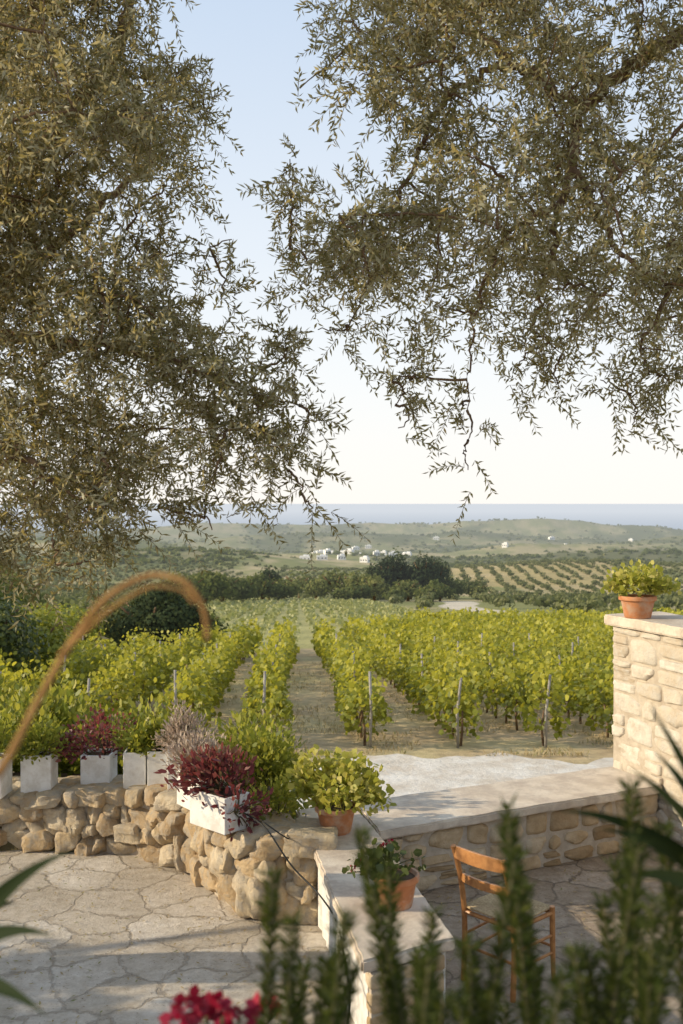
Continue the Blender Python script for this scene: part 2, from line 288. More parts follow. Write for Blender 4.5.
tri=np.stack([np.full(nA,len(V)-1),np.arange(nA),(np.arange(nA)+1)%nA],1)[:, ::-1]
me.loops.add(nq*4+nA*3); me.loops.foreach_set('vertex_index',np.concatenate([Q.ravel(),tri.ravel()]).astype(np.int32))
me.polygons.add(nq+nA); me.polygons.foreach_set('loop_start',np.concatenate([np.arange(nq)*4,nq*4+np.arange(nA)*3]).astype(np.int32))
me.update(calc_edges=True); me.validate()
at=me.color_attributes.new('Col','FLOAT_COLOR','POINT'); at.data.foreach_set('color',np.concatenate([C,np.ones((len(C),1))],1).astype(np.float32).ravel())
me.polygons.foreach_set('use_smooth',np.ones(len(me.polygons),bool))
m,nt,o=newmat('ground_soil_and_fields'); N=nt.nodes
a=N.new('ShaderNodeVertexColor'); a.layer_name='Col'
f=ramp(nt,noise(nt,3.0,8,0.7),[(0.3,(0.68,0.66,0.62)),(0.65,(1.1,1.08,1.05))]); c=mixc(nt,a.outputs[0],f,1.0,'MULTIPLY')
f=ramp(nt,noise(nt,0.12,5,0.7),[(0.35,(0.8,0.82,0.78)),(0.65,(1.05,1.04,1.0))]); c=mixc(nt,c,f,1.0,'MULTIPLY')
p=N.new('ShaderNodeBsdfPrincipled'); nt.links.new(c,p.inputs[0]); p.inputs['Roughness'].default_value=0.95; p.inputs['Specular IOR Level'].default_value=0.05
b=N.new('ShaderNodeBump'); b.inputs['Strength'].default_value=0.8; b.inputs['Distance'].default_value=0.06; nt.links.new(noise(nt,6,8,0.75),b.inputs['Height']); nt.links.new(b.outputs[0],p.inputs['Normal'])
nt.links.new(painted_haze(nt,p.outputs[0]),o.inputs[0]); me.materials.append(m)
link(bpy.data.objects.new('ground',me))
# sea
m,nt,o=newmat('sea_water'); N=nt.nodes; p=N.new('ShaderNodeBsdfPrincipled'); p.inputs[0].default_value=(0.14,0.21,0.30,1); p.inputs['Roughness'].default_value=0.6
nt.links.new(painted_haze(nt,p.outputs[0],L=6500,mx=0.90,col=(0.73,0.77,0.82)),o.inputs[0])
mb=MB(); xs=np.array([-150000,-30000,0,30000,150000]); ys=[1500,9000,40000,150000]
v=[(x,y,-121) for y in ys for x in xs]; mb.add(v,[(r*5+c,r*5+c+1,r*5+c+6,r*5+c+5) for r in range(3) for c in range(4)]); mb.obj('sea',m)
# road below the terrace
xs=np.linspace(-1.6,26,110); v=[];f=[]; ny=12
for ix,x in enumerate(xs):
    y0=16.3; y1=20.6+0.35*math.sin(x*0.9)+0.08*x+0.3*math.sin(x*2.3)+0.15*math.sin(x*6.1)
    for k in range(ny+1):
        y=y0+(y1-y0)*k/ny; v.append((x,y,0))
v=np.array(v); v[:,2]=hz(v[:,0],v[:,1])+0.03
f=[(a*(ny+1)+k,(a+1)*(ny+1)+k,(a+1)*(ny+1)+k+1,a*(ny+1)+k+1) for a in range(len(xs)-1) for k in range(ny)]
mb=MB(); mb.add(v,f); mb.obj('gravel_road',M['road'],smooth=True)
# ---------------------------------------------------------------- vineyard
def vineyard():
    par=empty('vineyard'); PP=[];DD=[];LL=[];RR=[]; P2=[];D2=[];L2=[];R2=[]; tr=MB(); po=MB()
    rows=[(0.63+1.95*k,22.3+0.03*k) for k in range(36)]+[(-1.68-1.95*k,22.3) for k in range(16)]
    for x0,ya in rows:
        y=ya; yb=float(row_end(x0))+R(-1.5,1.5)
        while y<yb:
            xr=x0-0.0465*(y-22)+.12*math.sin(y*.21+x0)
            if abs(xr)>0.46*y+2: y+=1.2; continue
            step=1.2; near=y<44
            n=int(300 if y<32 else 200 if near else 85)
            h=1.33+R(-.28,.34); wd=R(.30,.54); 
            if R(0,1)<0.04: y+=step; continue
            yy=y+RNG.normal(0,0.38,n); th=RNG.uniform(-0.55,np.pi+0.55,n); q=RNG.uniform(0,1,n)**0.35
            xx=xr+np.cos(th)*wd*q+RNG.normal(0,.05,n); zz=0.78+np.sin(th)*(h-0.72)*q+RNG.normal(0,.07,n)
            sh=RNG.uniform(0,1,n)<0.07; zz=np.where(sh,h+RNG.uniform(0,.40,n),zz)
            dr=RNG.uniform(0,1,n)<0.12; zz=np.where(dr,RNG.uniform(.25,.75,n),zz)
            p=np.stack([xx,yy,zz+hz(xx,yy)],1)
            d=np.stack([np.cos(th)*0.8,RNG.normal(0,.6,n),-0.35+RNG.normal(0,.5,n)],1)
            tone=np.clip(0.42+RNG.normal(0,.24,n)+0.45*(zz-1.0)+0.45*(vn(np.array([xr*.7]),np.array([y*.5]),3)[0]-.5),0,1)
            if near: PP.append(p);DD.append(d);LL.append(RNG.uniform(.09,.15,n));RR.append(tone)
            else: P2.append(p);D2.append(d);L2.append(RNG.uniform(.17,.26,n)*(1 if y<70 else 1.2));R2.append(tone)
            if y<50:
                g=float(hz(xr,y)); b=[(xr,y,g-.05),(xr+R(-.05,.05),y+R(-.05,.05),g+.35),(xr+R(-.08,.08),y+R(-.1,.1),g+.8)]
                tr.tube(b,[.035,.028,.02],5)
            y+=step
        if x0>-12 and x0<18:
            yp=ya-0.25; k=0
            while yp<44:
                xr=x0-0.0465*(yp-22); g=float(hz(xr,yp)); lean=-0.12 if k==0 else R(-.03,.03)
                hh=1.66+R(-.12,.1)
                po.tube([(xr,yp,g-.1),(xr+R(-.03,.03),yp+lean*0.5,g+hh*.5),(xr+R(-.08,.08),yp+lean,g+hh)],[.034,.032,.03],7)
                yp+=6; k+=1
            for zz in(0.7,1.25):
                ys=np.linspace(ya-.25,44,10); xs=x0-0.0465*(ys-22); tr.tube(np.stack([xs,ys,hz(xs,ys)+zz],1),.004,3)
    p=np.concatenate(PP); d=np.concatenate(DD); L=np.concatenate(LL)
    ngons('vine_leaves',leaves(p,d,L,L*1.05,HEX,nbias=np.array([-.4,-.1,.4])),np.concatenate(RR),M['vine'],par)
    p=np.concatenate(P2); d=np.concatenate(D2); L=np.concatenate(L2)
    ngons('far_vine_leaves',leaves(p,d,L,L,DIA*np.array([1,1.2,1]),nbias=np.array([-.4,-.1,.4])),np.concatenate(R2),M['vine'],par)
    tr.obj('vine_trunks',M['bark'],par,smooth=True); po.obj('trellis_posts',M['post'],par,smooth=True)
vineyard()
# pale young field
PP=[];DD=[]
for x0 in np.arange(-23,17,2.4):
    y=np.arange(48,288,0.5); y=np.repeat(y,3)+RNG.normal(0,.3,len(y)*3); x=x0-0.0465*(y-22)+RNG.normal(0,.28,len(y)); k=(RNG.uniform(0,1,len(y))<0.8)&pale(x,y)
    y=y[k];x=x[k]; PP.append(np.stack([x,y,hz(x,y)+RNG.uniform(.05,.55,len(x))],1)); DD.append(RNG.normal(size=(len(x),3)))
p=np.concatenate(PP); d=np.concatenate(DD); L=np.clip(p[:,1]/250,.22,.6)
ngons('young_crop_rows',leaves(p,d,L,L),RNG.uniform(0,1,len(p)),M['vine_far'])
# dry grass
n=26000; y=21+RNG.uniform(0,1,n)**1.6*26; x=RNG.uniform(-.45,.45,n)*y; k=fbm(x*.9,y*.9,77)>0.42; x=x[k];y=y[k]; n=len(x)
p=np.stack([x,y,hz(x,y)],1); ngons('dry_grass',leaves(p,np.stack([RNG.normal(0,.5,n),RNG.normal(0,.5,n),np.ones(n)],1),RNG.uniform(.05,.18,n),.02),RNG.uniform(0,1,n),M['drygrass'])
# ---------------------------------------------------------------- distant trees
def cloud(cs,rad,hgt,nf,fs,z0=0.25,lobes=6):
    N=len(cs); 
    lc=RNG.normal(size=(N,lobes,3)); lc=unit(lc)*RNG.uniform(.25,.7,(N,lobes,1)); lc[...,2]=np.abs(lc[...,2])*1.1-.15
    li=RNG.integers(0,lobes,(N,nf)); base=np.take_along_axis(lc,li[...,None].repeat(3,2),1)
    q=unit(RNG.normal(size=(N,nf,3))); off=q*RNG.uniform(.25,.5,(N,nf,1))
    pos=base+off; sc=np.stack([rad,rad,hgt*0.5],1)[:,None]
    w=cs[:,None]+np.array([0,0,1.0])*(hgt[:,None,None]*(z0+.3))+pos*sc
    nr=unit(q+0.3*RNG.normal(size=q.shape))
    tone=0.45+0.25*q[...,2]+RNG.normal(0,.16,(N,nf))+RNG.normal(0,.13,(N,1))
    w=w.reshape(-1,3); nr=nr.reshape(-1,3); d=unit(np.cross(nr,RNG.normal(size=nr.shape)))
    L=(fs[:,None]*RNG.uniform(.6,1.3,(N,nf))).reshape(-1)
    return leaves(w-d*L[:,None]*.5,d,L,L*.8,DIA,nbias=nr*3),tone.reshape(-1)
def place(n,d0,d1,a=0.42):
    d=np.exp(RNG.uniform(math.log(d0),math.log(d1),n)); x=RNG.uniform(-a,a,n)*d; return x,d
x,y=place(1300,115,800); k0=(x<.05*y); x=x[k0]; y=y[k0]
# planted olive groves: trees on a grid turned to the slope
gx,gy=np.meshgrid(np.arange(-60,60)*8.0,np.arange(0,60)*11.5+112); ca,sa=math.cos(.30),math.sin(.30)
gx2=gx*ca+(gy-112)*.10; gy2=gy+gx*sa*.5; gx2=gx2.ravel()+RNG.normal(0,.5,gx.size); gy2=gy2.ravel()+RNG.normal(0,.5,gx.size)
kk=(gy2>112)&(gy2<760)&(np.abs(gx2)<.40*gy2)&((gx2>.03*gy2)|(vn(gx2/60,gy2/80,13)>.45))&(RNG.uniform(0,1,gx2.size)<.92)
x=np.concatenate([x,gx2[kk]]); y=np.concatenate([y,gy2[kk]])
u=x+0.0465*(y-22)
k=~((u>-26)&(u<20)&(y<300)); dens=fbm(x/30,y/50,21)
k&=(dens>0.26); k&=~track(x,y+6,2)&~track(x,y,2)&~track(x,y-8,2); k&=(y>150)|(x<-30)|(x>30)
x=x[k];y=y[k]; n=len(x); sc=RNG.uniform(.75,1.15,n); print('grove',n)
V1,t1=cloud(np.stack([x,y,hz(x,y)-.3],1),2.2*sc,3.4*sc,90,0.85*sc,0.02)
ngons('olive_grove',V1,t1,M['grove'])
x,y=place(8500,720,4400); k=(fbm(x/140,y/220,31)>0.38)&(hz(x,y)>-117); x=x[k];y=y[k]; n=len(x); sc=RNG.uniform(.6,1.4,n)*(1+y/4000)
V1,t1=cloud(np.stack([x,y,hz(x,y)-1],1),3.0*sc,4.0*sc,26,2.2*sc,0.0,4)
ngons('distant_trees',V1,t1,M['midtree'])
def tree(name,px,d,rad,hgt,nf,fs,mat,z0=0.05,lob=14):
    x=(px-341.5)/F*d; g=float(hz(x,d)); par=empty(name)
    V1,t1=cloud(np.array([[x,d,g]]),np.array([rad]),np.array([hgt]),nf,np.array([fs]),z0,lob)
    ngons('foliage',V1,t1,mat,par)
    mb=MB(); mb.tube([(x,d,g-.2),(x+.05*hgt*.3,d,g+hgt*.25),(x,d,g+hgt*.55)],[rad*.09,rad*.07,rad*.03],8)
    for k in range(5):
        a=k*1.26+R(-.3,.3); mb.tube([(x+.01*hgt,d,g+hgt*.25),(x+math.cos(a)*rad*.3,d+math.sin(a)*rad*.3,g+hgt*.45),(x+math.cos(a)*rad*.6,d+math.sin(a)*rad*.6,g+hgt*.6)],[rad*.05,rad*.035,rad*.015],6)
    mb.obj('trunk',M['bark'],par,smooth=True)
for a in [(152,50,3.0,4.6,9000,.20,'pine'),(112,52,2.6,4.2,5000,.22,'midtree'),(22,34,2.2,4.0,6000,.15,'shrub'),(-30,30,2.3,4.8,6000,.15,'dark_green'),(60,48,2.2,3.6,3500,.2,'shrub'),(5,60,4,6.8,5000,.3,'midtree'),(200,64,2.0,3.0,2500,.25,'midtree')]:
    tree('garden_tree' if a[6] in('shrub','dark_green') else 'added_shade_olive',*a[:6],M[a[6]])
for px,d,rad,h in [(222,225,6,9),(240,232,5,8),(262,245,6,9),(283,250,5.5,8),(335,285,7,12),(355,280,6,11),(374,270,5,9),(316,290,4.5,8),(408,262,5,8),(440,262,4,7),(455,310,7,9),(478,300,5,7),(250,330,8,11),(300,340,9,12),(185,190,6,9),(205,205,6,9),(360,262,4,6),(428,255,4,6),(345,262,4,5),(395,250,3,4)]:
    tree('broadleaf_tree',px,d,rad,h,1100,.9,M['midtree'])
for px,d,rad,h in [(386,300,4,17),(398,303,4.5,19),(424,300,5.5,19),(437,305,5,16),(411,306,4,15),(268,262,5,12),(213,232,4,9),(374,308,4,14)]:
    tree('pine_tree',px,d,rad,h,1500,.9,M['pine'],z0=.06,lob=24)
# village
for k in range(40):
    if k<28: px,d=R(305,415),R(1150,1800)
    else: px,d=R(230,640),R(1700,3200)
    x=(px-341.5)/F*d; g=float(hz(x,d)); rot=R(-.5,.5); s_=1+.35*(d>2000); a,b,h=R(7,13)*s_,R(7,9)*s_,R(3.5,6)*s_; mb=MB()
    mb.box((x,d,g+h/2),(a,b,h+2),rot,0); mb.box((x+1,d+1,g+h+1.6),(a*.5,b*.6,2),rot,0)
    for q in range(3):
        o_=-a/2+a*(q+.5)/3; ca,sa=math.cos(rot),math.sin(rot); yy=-b/2-.05
        mb.box((x+o_*ca-yy*sa,d+o_*sa+yy*ca,g+h*.55),(1.3,.12,1.5),rot,1)
    mb.obj('white_house',[M['stucco'],M['glass']])
# ---------------------------------------------------------------- olive trees overhead
def inpoly(x,y,poly):
    c=False; n=len(poly)
    for i in range(n):
        x1,y1=poly[i]; x2,y2=poly[i-1]
        if (y1>y)!=(y2>y) and x<(x2-x1)*(y-y1)/(y2-y1)+x1: c=not c
    return c
def smooth_path(pts,n=10):
    pts=np.array(pts,float); t=np.arange(len(pts)); T=np.linspace(0,len(pts)-1,n*(len(pts)-1)+1); out=np.stack([np.interp(T,t,pts[:,k]) for k in range(3)],1)
    for _ in range(8): out[1:-1]=(out[:-2]+2*out[1:-1]+out[2:])/4
    return out
def olive(name,limbs,clumps,twigs_per,leafmat=M['olive'],tw_len=(.13,.32),dark=0.0):
    par=empty(name); br=MB(); allp=[]
    for pts,r0,r1 in limbs:
        s=smooth_path(pts); s[1:-1]+=RNG.normal(0,.014,(len(s)-2,3)); rad=np.linspace(r0,r1,len(s)); br.tube(s,rad,8)
        allp.append(s)
    A=np.concatenate(allp); 
    LP=[];LD=[];LT=[]
    for c,rad,mult in clumps:
        c=np.array(c); dd=np.linalg.norm(A-c,axis=1); i=int(dd.argmin()); q=A[i]
        mid=(q+c)/2+np.array([R(-.12,.12),R(-.12,.12),0.05*min(dd[i],1.5)])
        s=smooth_path([q,mid,c],5); s[1:-1]+=RNG.normal(0,.008,(len(s)-2,3)); br.tube(s,np.linspace(.009,.003,len(s)),5)
        A=np.concatenate([A,s[len(s)//2:]])
        tone0=R(-.17,.17)-dark
        for k in range(int(twigs_per*mult)):
            st=s[RNG.integers(len(s)//2,len(s))]+RNG.normal(0,rad*.42,3)
            dr=unit((st-c)*1.2/ max(rad,.1)+np.array([0,0,-.12])+RNG.normal(0,.55,3)); L=R(*tw_len); n=max(int(L/0.020),6)
            t=np.linspace(0,1,n)[:,None]; pts=st+dr*L*t+np.array([0,0,-1.0])*(L*0.22)*t*t
            br.tube(pts[::3],np.linspace(.0022,.001,len(pts[::3])),3)
            tg=unit(np.gradient(pts,axis=0)); rp=unit(np.cross(tg,RNG.normal(size=3)))
            rq=np.cross(tg,rp); alt=(np.arange(len(pts))%2)[:,None]; ax=np.where(alt==1,rp,rq)
            for sg in(1,-1):
                LP.append(pts); LD.append(tg*.7+sg*ax*.85+RNG.normal(0,.28,pts.shape)); LT.append(np.clip(.45+tone0+RNG.normal(0,.2,len(pts)),0,1))
    p=np.concatenate(LP); d=np.concatenate(LD); t=np.concatenate(LT)
    n=len(p); L=RNG.uniform(.038,.066,n); W=RNG.uniform(.011,.017,n)
    print(name,'leaves',n)
    T=DIA.copy(); T[:,2]=[0,.15,-.3,.15]
    ngons('leaves',leaves(p,d,L,W,T),t,leafmat,par); br.obj('branches',M['bark'],par,smooth=True)
def fill(poly,n,dr,rr,holes=(),gap=0.0,seed=0):
    out=[]; xs=[q[0] for q in poly]; ys=[q[1] for q in poly]
    while len(out)<n:
        a,b=R(min(xs),max(xs)),R(min(ys),max(ys))
        if not inpoly(a,b,poly): continue
        if any((a-h[0])**2+(b-h[1])**2<h[2]**2 for h in holes): continue
        if gap and vn(np.array([a/55.]),np.array([b/55.]),seed)[0]<gap: continue
        out.append((P(a,b,R(*dr)),R(*rr),1.0))
    return out
LP_=[(-150,-150),(150,-150),(150,30),(140,75),(182,105),(176,190),(125,235),(140,285),(200,325),(260,362),(272,415),(240,445),(185,465),(135,480),(95,535),(-20,565),(-150,550)]
T0=np.array([-3.3,6.2,0]); 
limL=[([T0,T0+[.15,.05,1],T0+[.05,-.1,1.9],T0+[.3,-.2,2.6]],.24,.16),
 ([T0+[.3,-.2,2.6],P(-60,330,6),P(60,340,5.9),P(170,360,5.7),P(255,395,5.6)],.06,.006),
 ([T0+[.3,-.2,2.6],P(-60,250,6.3),P(40,150,6.3),P(120,60,6.3),P(140,-60,6.4)],.09,.02),
 ([T0+[.3,-.2,2.6],P(-80,420,5.6),P(10,450,5.4),P(80,500,5.3)],.05,.008),
 ([P(-60,330,6),P(50,250,6.4),P(120,190,6.5),P(165,150,6.6)],.05,.010),
 ([T0+[.3,-.2,2.6],T0+[-1,.4,3.6],T0+[-1.6,.8,4.6]],.1,.03)]
cl=fill(LP_,215,(4.9,7.3),(.18,.32),holes=[(0,385,34)],gap=.10,seed=2)
for a,b,d,m in [(285,468,5.5,.5),(300,495,5.5,.3),(312,512,5.5,.12),(215,258,6,.3),(232,240,6,.15),(205,500,5.4,.4),(212,530,5.4,.3),(150,510,5.5,.5),(285,345,5.7,.5),(305,405,5.6,.5),(222,300,6,.35),(180,70,6.3,.4),(205,130,6.4,.5),(295,435,5.6,.4),(50,570,5.4,.5),(90,560,5.4,.4)]:
    cl.append((P(a,b,d),.12,m))
for k in range(18): cl.append((T0+np.array([R(-2,.4),R(-1.4,1.6),R(3.0,6)]),R(.3,.4),.8))
olive('added_shade_olive',limL,cl,26,dark=.08)
RP_=[(350,-150),(345,50),(325,105),(315,190),(315,275),(347,305),(410,322),(445,345),(500,328),(560,355),(640,370),(700,345),(830,310),(830,-150)]
T1=np.array([4.3,7.2,-.3])
limR=[([T1,T1+[-.1,0,1.5],T1+[-.3,-.1,3.0],T1+[-.6,-.2,4.0]],.26,.16),
 ([T1+[-.6,-.2,4.0],P(720,20,6.6),P(650,50,6.4),P(578,108,6.2),P(570,175,6.1),P(552,250,6.0),P(530,330,6.0)],.065,.010),
 ([P(572,165,6.1),P(595,212,6.0),P(625,262,5.9),P(665,285,5.9)],.028,.008),
 ([P(578,108,6.2),P(510,60,6.2),P(445,95,6.1),P(400,190,6.0),P(370,280,5.9)],.03,.007),
 ([P(510,60,6.2),P(430,10,6.4),P(370,-30,6.5)],.028,.010),
 ([P(560,200,6.1),P(500,240,5.9),P(472,320,5.8),P(467,410,5.8)],.018,.003),
 ([T1+[-.6,-.2,4.0],P(720,150,6.3),P(690,250,6.1),P(640,350,6.0)],.05,.008),
 ([T1+[-.6,-.2,4.0],T1+[.3,.5,5],T1+[.9,.8,6]],.1,.03)]
cr=fill(RP_,142,(5.0,7.2),(.17,.30),gap=0.29,seed=5)
for a,b,d,m in [(392,380,5.8,.35),(395,405,5.8,.3),(398,428,5.8,.12),(467,405,5.8,.25),(468,440,5.8,.2),(468,470,5.8,.15),(345,335,5.9,.5),(300,90,6.2,.4),(290,250,6,.45),(290,160,6,.5),(520,370,5.9,.4),(560,390,5.9,.4),(630,395,5.9,.4),(632,425,5.9,.15),(600,380,5.9,.35),(670,380,5.9,.4),(300,290,6,.45),(335,20,6.2,.4),(430,375,5.9,.35),(285,210,6.1,.4),(318,330,6,.3)]:
    cr.append((P(a,b,d),.12,m))
for k in range(18): cr.append((T1+np.array([R(-1,2),R(-1.2,1.8),R(4,6.4)]),R(.3,.4),.8))
olive('added_shade_olive',limR,cr,26,dark=-.03)
# unseen olive tree, added out of view on the left to shade the patio
par=empty('added_shade_olive'); cs=np.array([[-8.3,5.0,.3]])
V1,t1=cloud(cs,np.array([1.9]),np.array([3.8]),6500,np.array([.12]),.12,26); ngons('foliage',V1,t1,M['olive'],par)
mb=MB(); mb.tube([(-8.3,5.3,-.1),(-8.2,5.3,1.2),(-8.4,5.4,2.6)],[.22,.17,.08],9)
for k in range(5): a=k*1.26; mb.tube([(-8.2,5.3,1.2),(-8.2+math.cos(a)*.7,5.3+math.sin(a)*.7,2.2),(-8.2+math.cos(a)*1.3,5.3+math.sin(a)*1.3,3.1)],[.1,.06,.02],6)
mb.obj('trunk',M['bark'],par,smooth=True)
# ---------------------------------------------------------------- patio
def poly_prism(name,pts,z0,z1,mat,bevel=0.0,parent=None):
    mb=MB(); n=len(pts); v=[(x,y,z0) for x,y in pts]+[(x,y,z1) for x,y in pts]
    f=[tuple(range(n))[::-1],tuple(range(n,2*n))]+[(i,(i+1)%n,n+(i+1)%n,n+i) for i in range(n)]
    mb.add(v,f); return mb.obj(name,mat,parent,bevel=bevel)
def sheet(name,pts,z,mat):
    mb=MB(); mb.add([(x,y,z) for x,y in pts],[tuple(range(len(pts)))]); mb.obj(name,mat)
sheet('patio_paving',[(-9,2.0),(0.95,2.0),(0.40,5.3),(-0.10,7.8),(-0.3,8.7),(-9,8.9)],0.004,M['paving'])
sheet('courtyard_paving',[(0.95,2.0),(7,2.0),(4.5,8.6),(2.6,8.95),(0.1,7.8),(-0.10,7.8),(0.40,5.3)],0.008,M['paving2'])
n=1300; x=RNG.uniform(-4,2.5,n); y=RNG.uniform(5,8.6,n); p=np.stack([x,y,np.full(n,.016)],1); d=np.stack([RNG.normal(size=n),RNG.normal(size=n),RNG.normal(0,.08,n)],1)
ngons('fallen_leaves',leaves(p,d,.045,.012,DIA,nbias=np.array([0,0,4.])),RNG.uniform(0,1,n),M['drygrass'])
# rubble wall
WP=smooth_path([(-7,9.0,0),(-2.93,8.62,0),(-1.75,8.45,0),(-1.2,8.0,0),(-0.95,7.45,0),(-0.62,7.1,0),(-0.24,7.08,0)],12)
sl_=np.concatenate([[0],np.cumsum(np.linalg.norm(np.diff(WP,axis=0),axis=1))]); TL=sl_[-1]
def wp(s):
    s=min(max(s,0),TL); x=np.interp(s,sl_,WP[:,0]); y=np.interp(s,sl_,WP[:,1]); x2=np.interp(s+.05,sl_,WP[:,0])-np.interp(s-.05,sl_,WP[:,0]); y2=np.interp(s+.05,sl_,WP[:,1])-np.interp(s-.05,sl_,WP[:,1]); return x,y,math.atan2(y2,x2)
mb=MB(); 
def toph(s): return 0.50+0.12*min(1,max(0,(s-4.3)/2.2))
z=0; courses=[.17,.12,.16,.13]; tot=sum(courses)
for ci,ch in enumerate(courses):
    s=R(-.1,0)
    while s<TL+.1:
        L=R(.13,.33) if R(0,1)<.75 else R(.07,.13); x,y,a=wp(s+L/2); k=toph(s)/tot; hh=ch*k
        dz=.03*math.sin(s*2.1+ci)
        if ci<3 and R(0,1)<.15:
            stone(mb,(x-math.sin(a)*.14,y+math.cos(a)*.14,(z+ch)*k),(L*.52,.19,ch*k*.98),a,e=6,amp=.05,tilt=R(-.2,.2),facets=14,hlo=.88)
        else:
            o_=R(-.03,.02); stone(mb,(x-math.sin(a)*(.16+o_),y+math.cos(a)*(.16+o_),(z+ch/2)*k+dz*.6+R(-.012,.012)),(L*.58,.18+R(-.03,.03),hh*.68),a+R(-.15,.15),e=R(5,8),amp=.05,tilt=R(-.18,.18),facets=14,hlo=.88)
        s+=L*.93
    z+=ch
for s in np.arange(0,TL,.2):
    x,y,a=wp(s); stone(mb,(x-math.sin(a)*R(.3,.4),y+math.cos(a)*R(.3,.4),toph(s)-R(.03,.07)),(R(.09,.16),.13,.06),a+R(-.4,.4),e=5,amp=.06,facets=10)
core=[]; 
for s in np.linspace(0,TL,40): x,y,a=wp(s); core.append((x-math.sin(a)*.06,y+math.cos(a)*.06,x-math.sin(a)*.5,y+math.cos(a)*.5,toph(s)-.05))
v=[];f=[]
for c in core: v+=[(c[0],c[1],-.1),(c[0],c[1],c[4]),(c[2],c[3],c[4]),(c[2],c[3],-.1)]
for i in range(len(core)-1):
    for k in range(3): f.append((i*4+k,(i+1)*4+k,(i+1)*4+k+1,i*4+k+1))
mb.add(v,f,.5,1)
ob=mb.obj('rubble_stone_wall',[M['rubble'],M['mortar']],smooth=True)
ob.data.set_sharp_from_angle(angle=math.radians(34))
pts=[(q[0],q[1]+.3) for q in WP[::4]][2:-2]+[(-.28,7.5),(-.4,8.2),(-.5,9.2),(-5,9.5)]
poly_prism('planting_bed',pts,.0,.47,M['soil'])
# coursed walls
def coursed(name,p0,p1,z0,z1,th,ch,bl,mat,core_inset=.02,e=9,amp=.018,parent=None,facets=5,split=.3,hlo=1.1,gap=.005):
    p0=np.array(p0,float);p1=np.array(p1,float); d=p1-p0; L=np.linalg.norm(d); d/=L; nrm=np.array([-d[1],d[0]]); a=math.atan2(d[1],d[0]); mb=MB()
    z=z0; 
    while z<z1-.03:
        h=min(R(*ch),z1-z); 
        if z1-z-h<.06: h=z1-z
        s=0
        while s<L-.01:
            b=min(R(*bl),L-s); 
            if L-s-b<.08: b=L-s
            c=p0+d*(s+b/2)+nrm*(th/2)
            if R(0,1)<split and h>.13:
                f_=R(.35,.65)
                for z_,hh in((0,f_),(f_,1-f_)): 
                    stone(mb,(*c,z+h*(z_+hh/2)),(b/2-gap,th/2+R(-.004,.014),h*hh/2-gap),a,e,amp,facets=facets,hlo=hlo)
            else:
                stone(mb,(*c,z+h/2),(b/2-gap,th/2+R(-.004,.016),h/2-gap),a,e,amp,tilt=R(-.02,.02),facets=facets,hlo=hlo)
            s+=b
        z+=h
    c=(p0+p1)/2+nrm*th/2; mb.box((*c,(z0+z1)/2-.002),(L-.03,th-core_inset*2,z1-z0-.006),a,1)
    ob=mb.obj(name,[mat,M['mortar']],parent,smooth=True)
    ob.data.set_sharp_from_angle(angle=math.radians(40))
    return ob
par=empty('parapet_wall')
coursed('stone_courses',(0.33,7.52),(2.78,8.72),0,.475,.5,(.10,.17),(.14,.36),M['ashlar_dark'],parent=par,e=7,amp=.02,facets=6,hlo=1.05)
def slab(name,pts,z0,z1,mat,parent=None,amp=.006,bev=.012):
    bm=bmesh.new(); n=len(pts); vs=[bm.verts.new((x,y,z1)) for x,y in pts]; f=bm.faces.new(vs)
    if f.normal.z<0: f.normal_flip()
    r=bmesh.ops.extrude_face_region(bm,geom=[f]); nv=[g for g in r['geom'] if isinstance(g,bmesh.types.BMVert)]
    for v_ in nv: v_.co.z=z0
    bmesh.ops.recalc_face_normals(bm,faces=bm.faces[:])
    bmesh.ops.bevel(bm,geom=bm.edges[:],offset=bev,segments=2,affect='EDGES')
    for _ in range(5):
        es=[e for e in bm.edges if e.calc_length()>.09]
        if not es: break
        bmesh.ops.subdivide_edges(bm,edges=es,cuts=1,use_grid_fill=True)
    bmesh.ops.triangulate(bm,faces=[f for f in bm.faces if len(f.verts)>4])
    for v_ in bm.verts:
        q=v_.co; v_.co=q+Vector((math.sin(q.x*23+q.y*9)+math.sin(q.y*41),math.sin(q.y*19+q.x*7)+math.sin(q.x*37),.5*math.sin(q.x*9+q.y*13)+.5*math.sin(q.y*29-q.x*17)))*amp*.6
    me=bpy.data.meshes.new(name); bm.to_mesh(me); bm.free(); me.materials.append(mat); return link(bpy.data.objects.new(name,me),parent)
slab('coping',[(0.285,7.44),(2.80,8.67),(2.52,9.30),(0.10,8.17)],.478,.55,M['cap'],par)
par=empty('low_whitewashed_wall')
slab('wall_body',[(-.315,7.9),(.135,5.36),(.59,5.62),(.22,7.40),(.10,7.96)],0,.482,M['whitewash'],par,amp=.012)
slab('coping',[(-.36,7.95),(.11,5.30),(.64,5.60),(.27,7.43),(.085,8.15)],.484,.556,M['cap'],par)
coursed('end_courses',(.15,5.335),(.585,5.585),0,.475,.05,(.1,.17),(.14,.3),M['ashlar_dark'],parent=par,core_inset=.005,e=6,amp=.02,hlo=1.05)
# tall stone wall
par=empty('tall_stone_wall')
d_=np.array([.355,-.92]); d_/=np.linalg.norm(d_); A0=np.array([2.53,9.36])
coursed('stone_courses',A0,A0+d_*3.6,0,1.86,.5,(.13,.25),(.15,.46),M['ashlar'],parent=par,e=9,amp=.013,facets=5,core_inset=.014,split=.4,hlo=1.12,gap=.004)
nr=np.array([.92,.355]); nr/=np.linalg.norm(nr)
q=[A0-d_*.05-nr*.06,A0+d_*3.7-nr*.06,A0+d_*3.7+nr*.60,A0-d_*.05+nr*.60]
slab('coping',[tuple(a) for a in q],1.862,1.955,M['cap'],par)
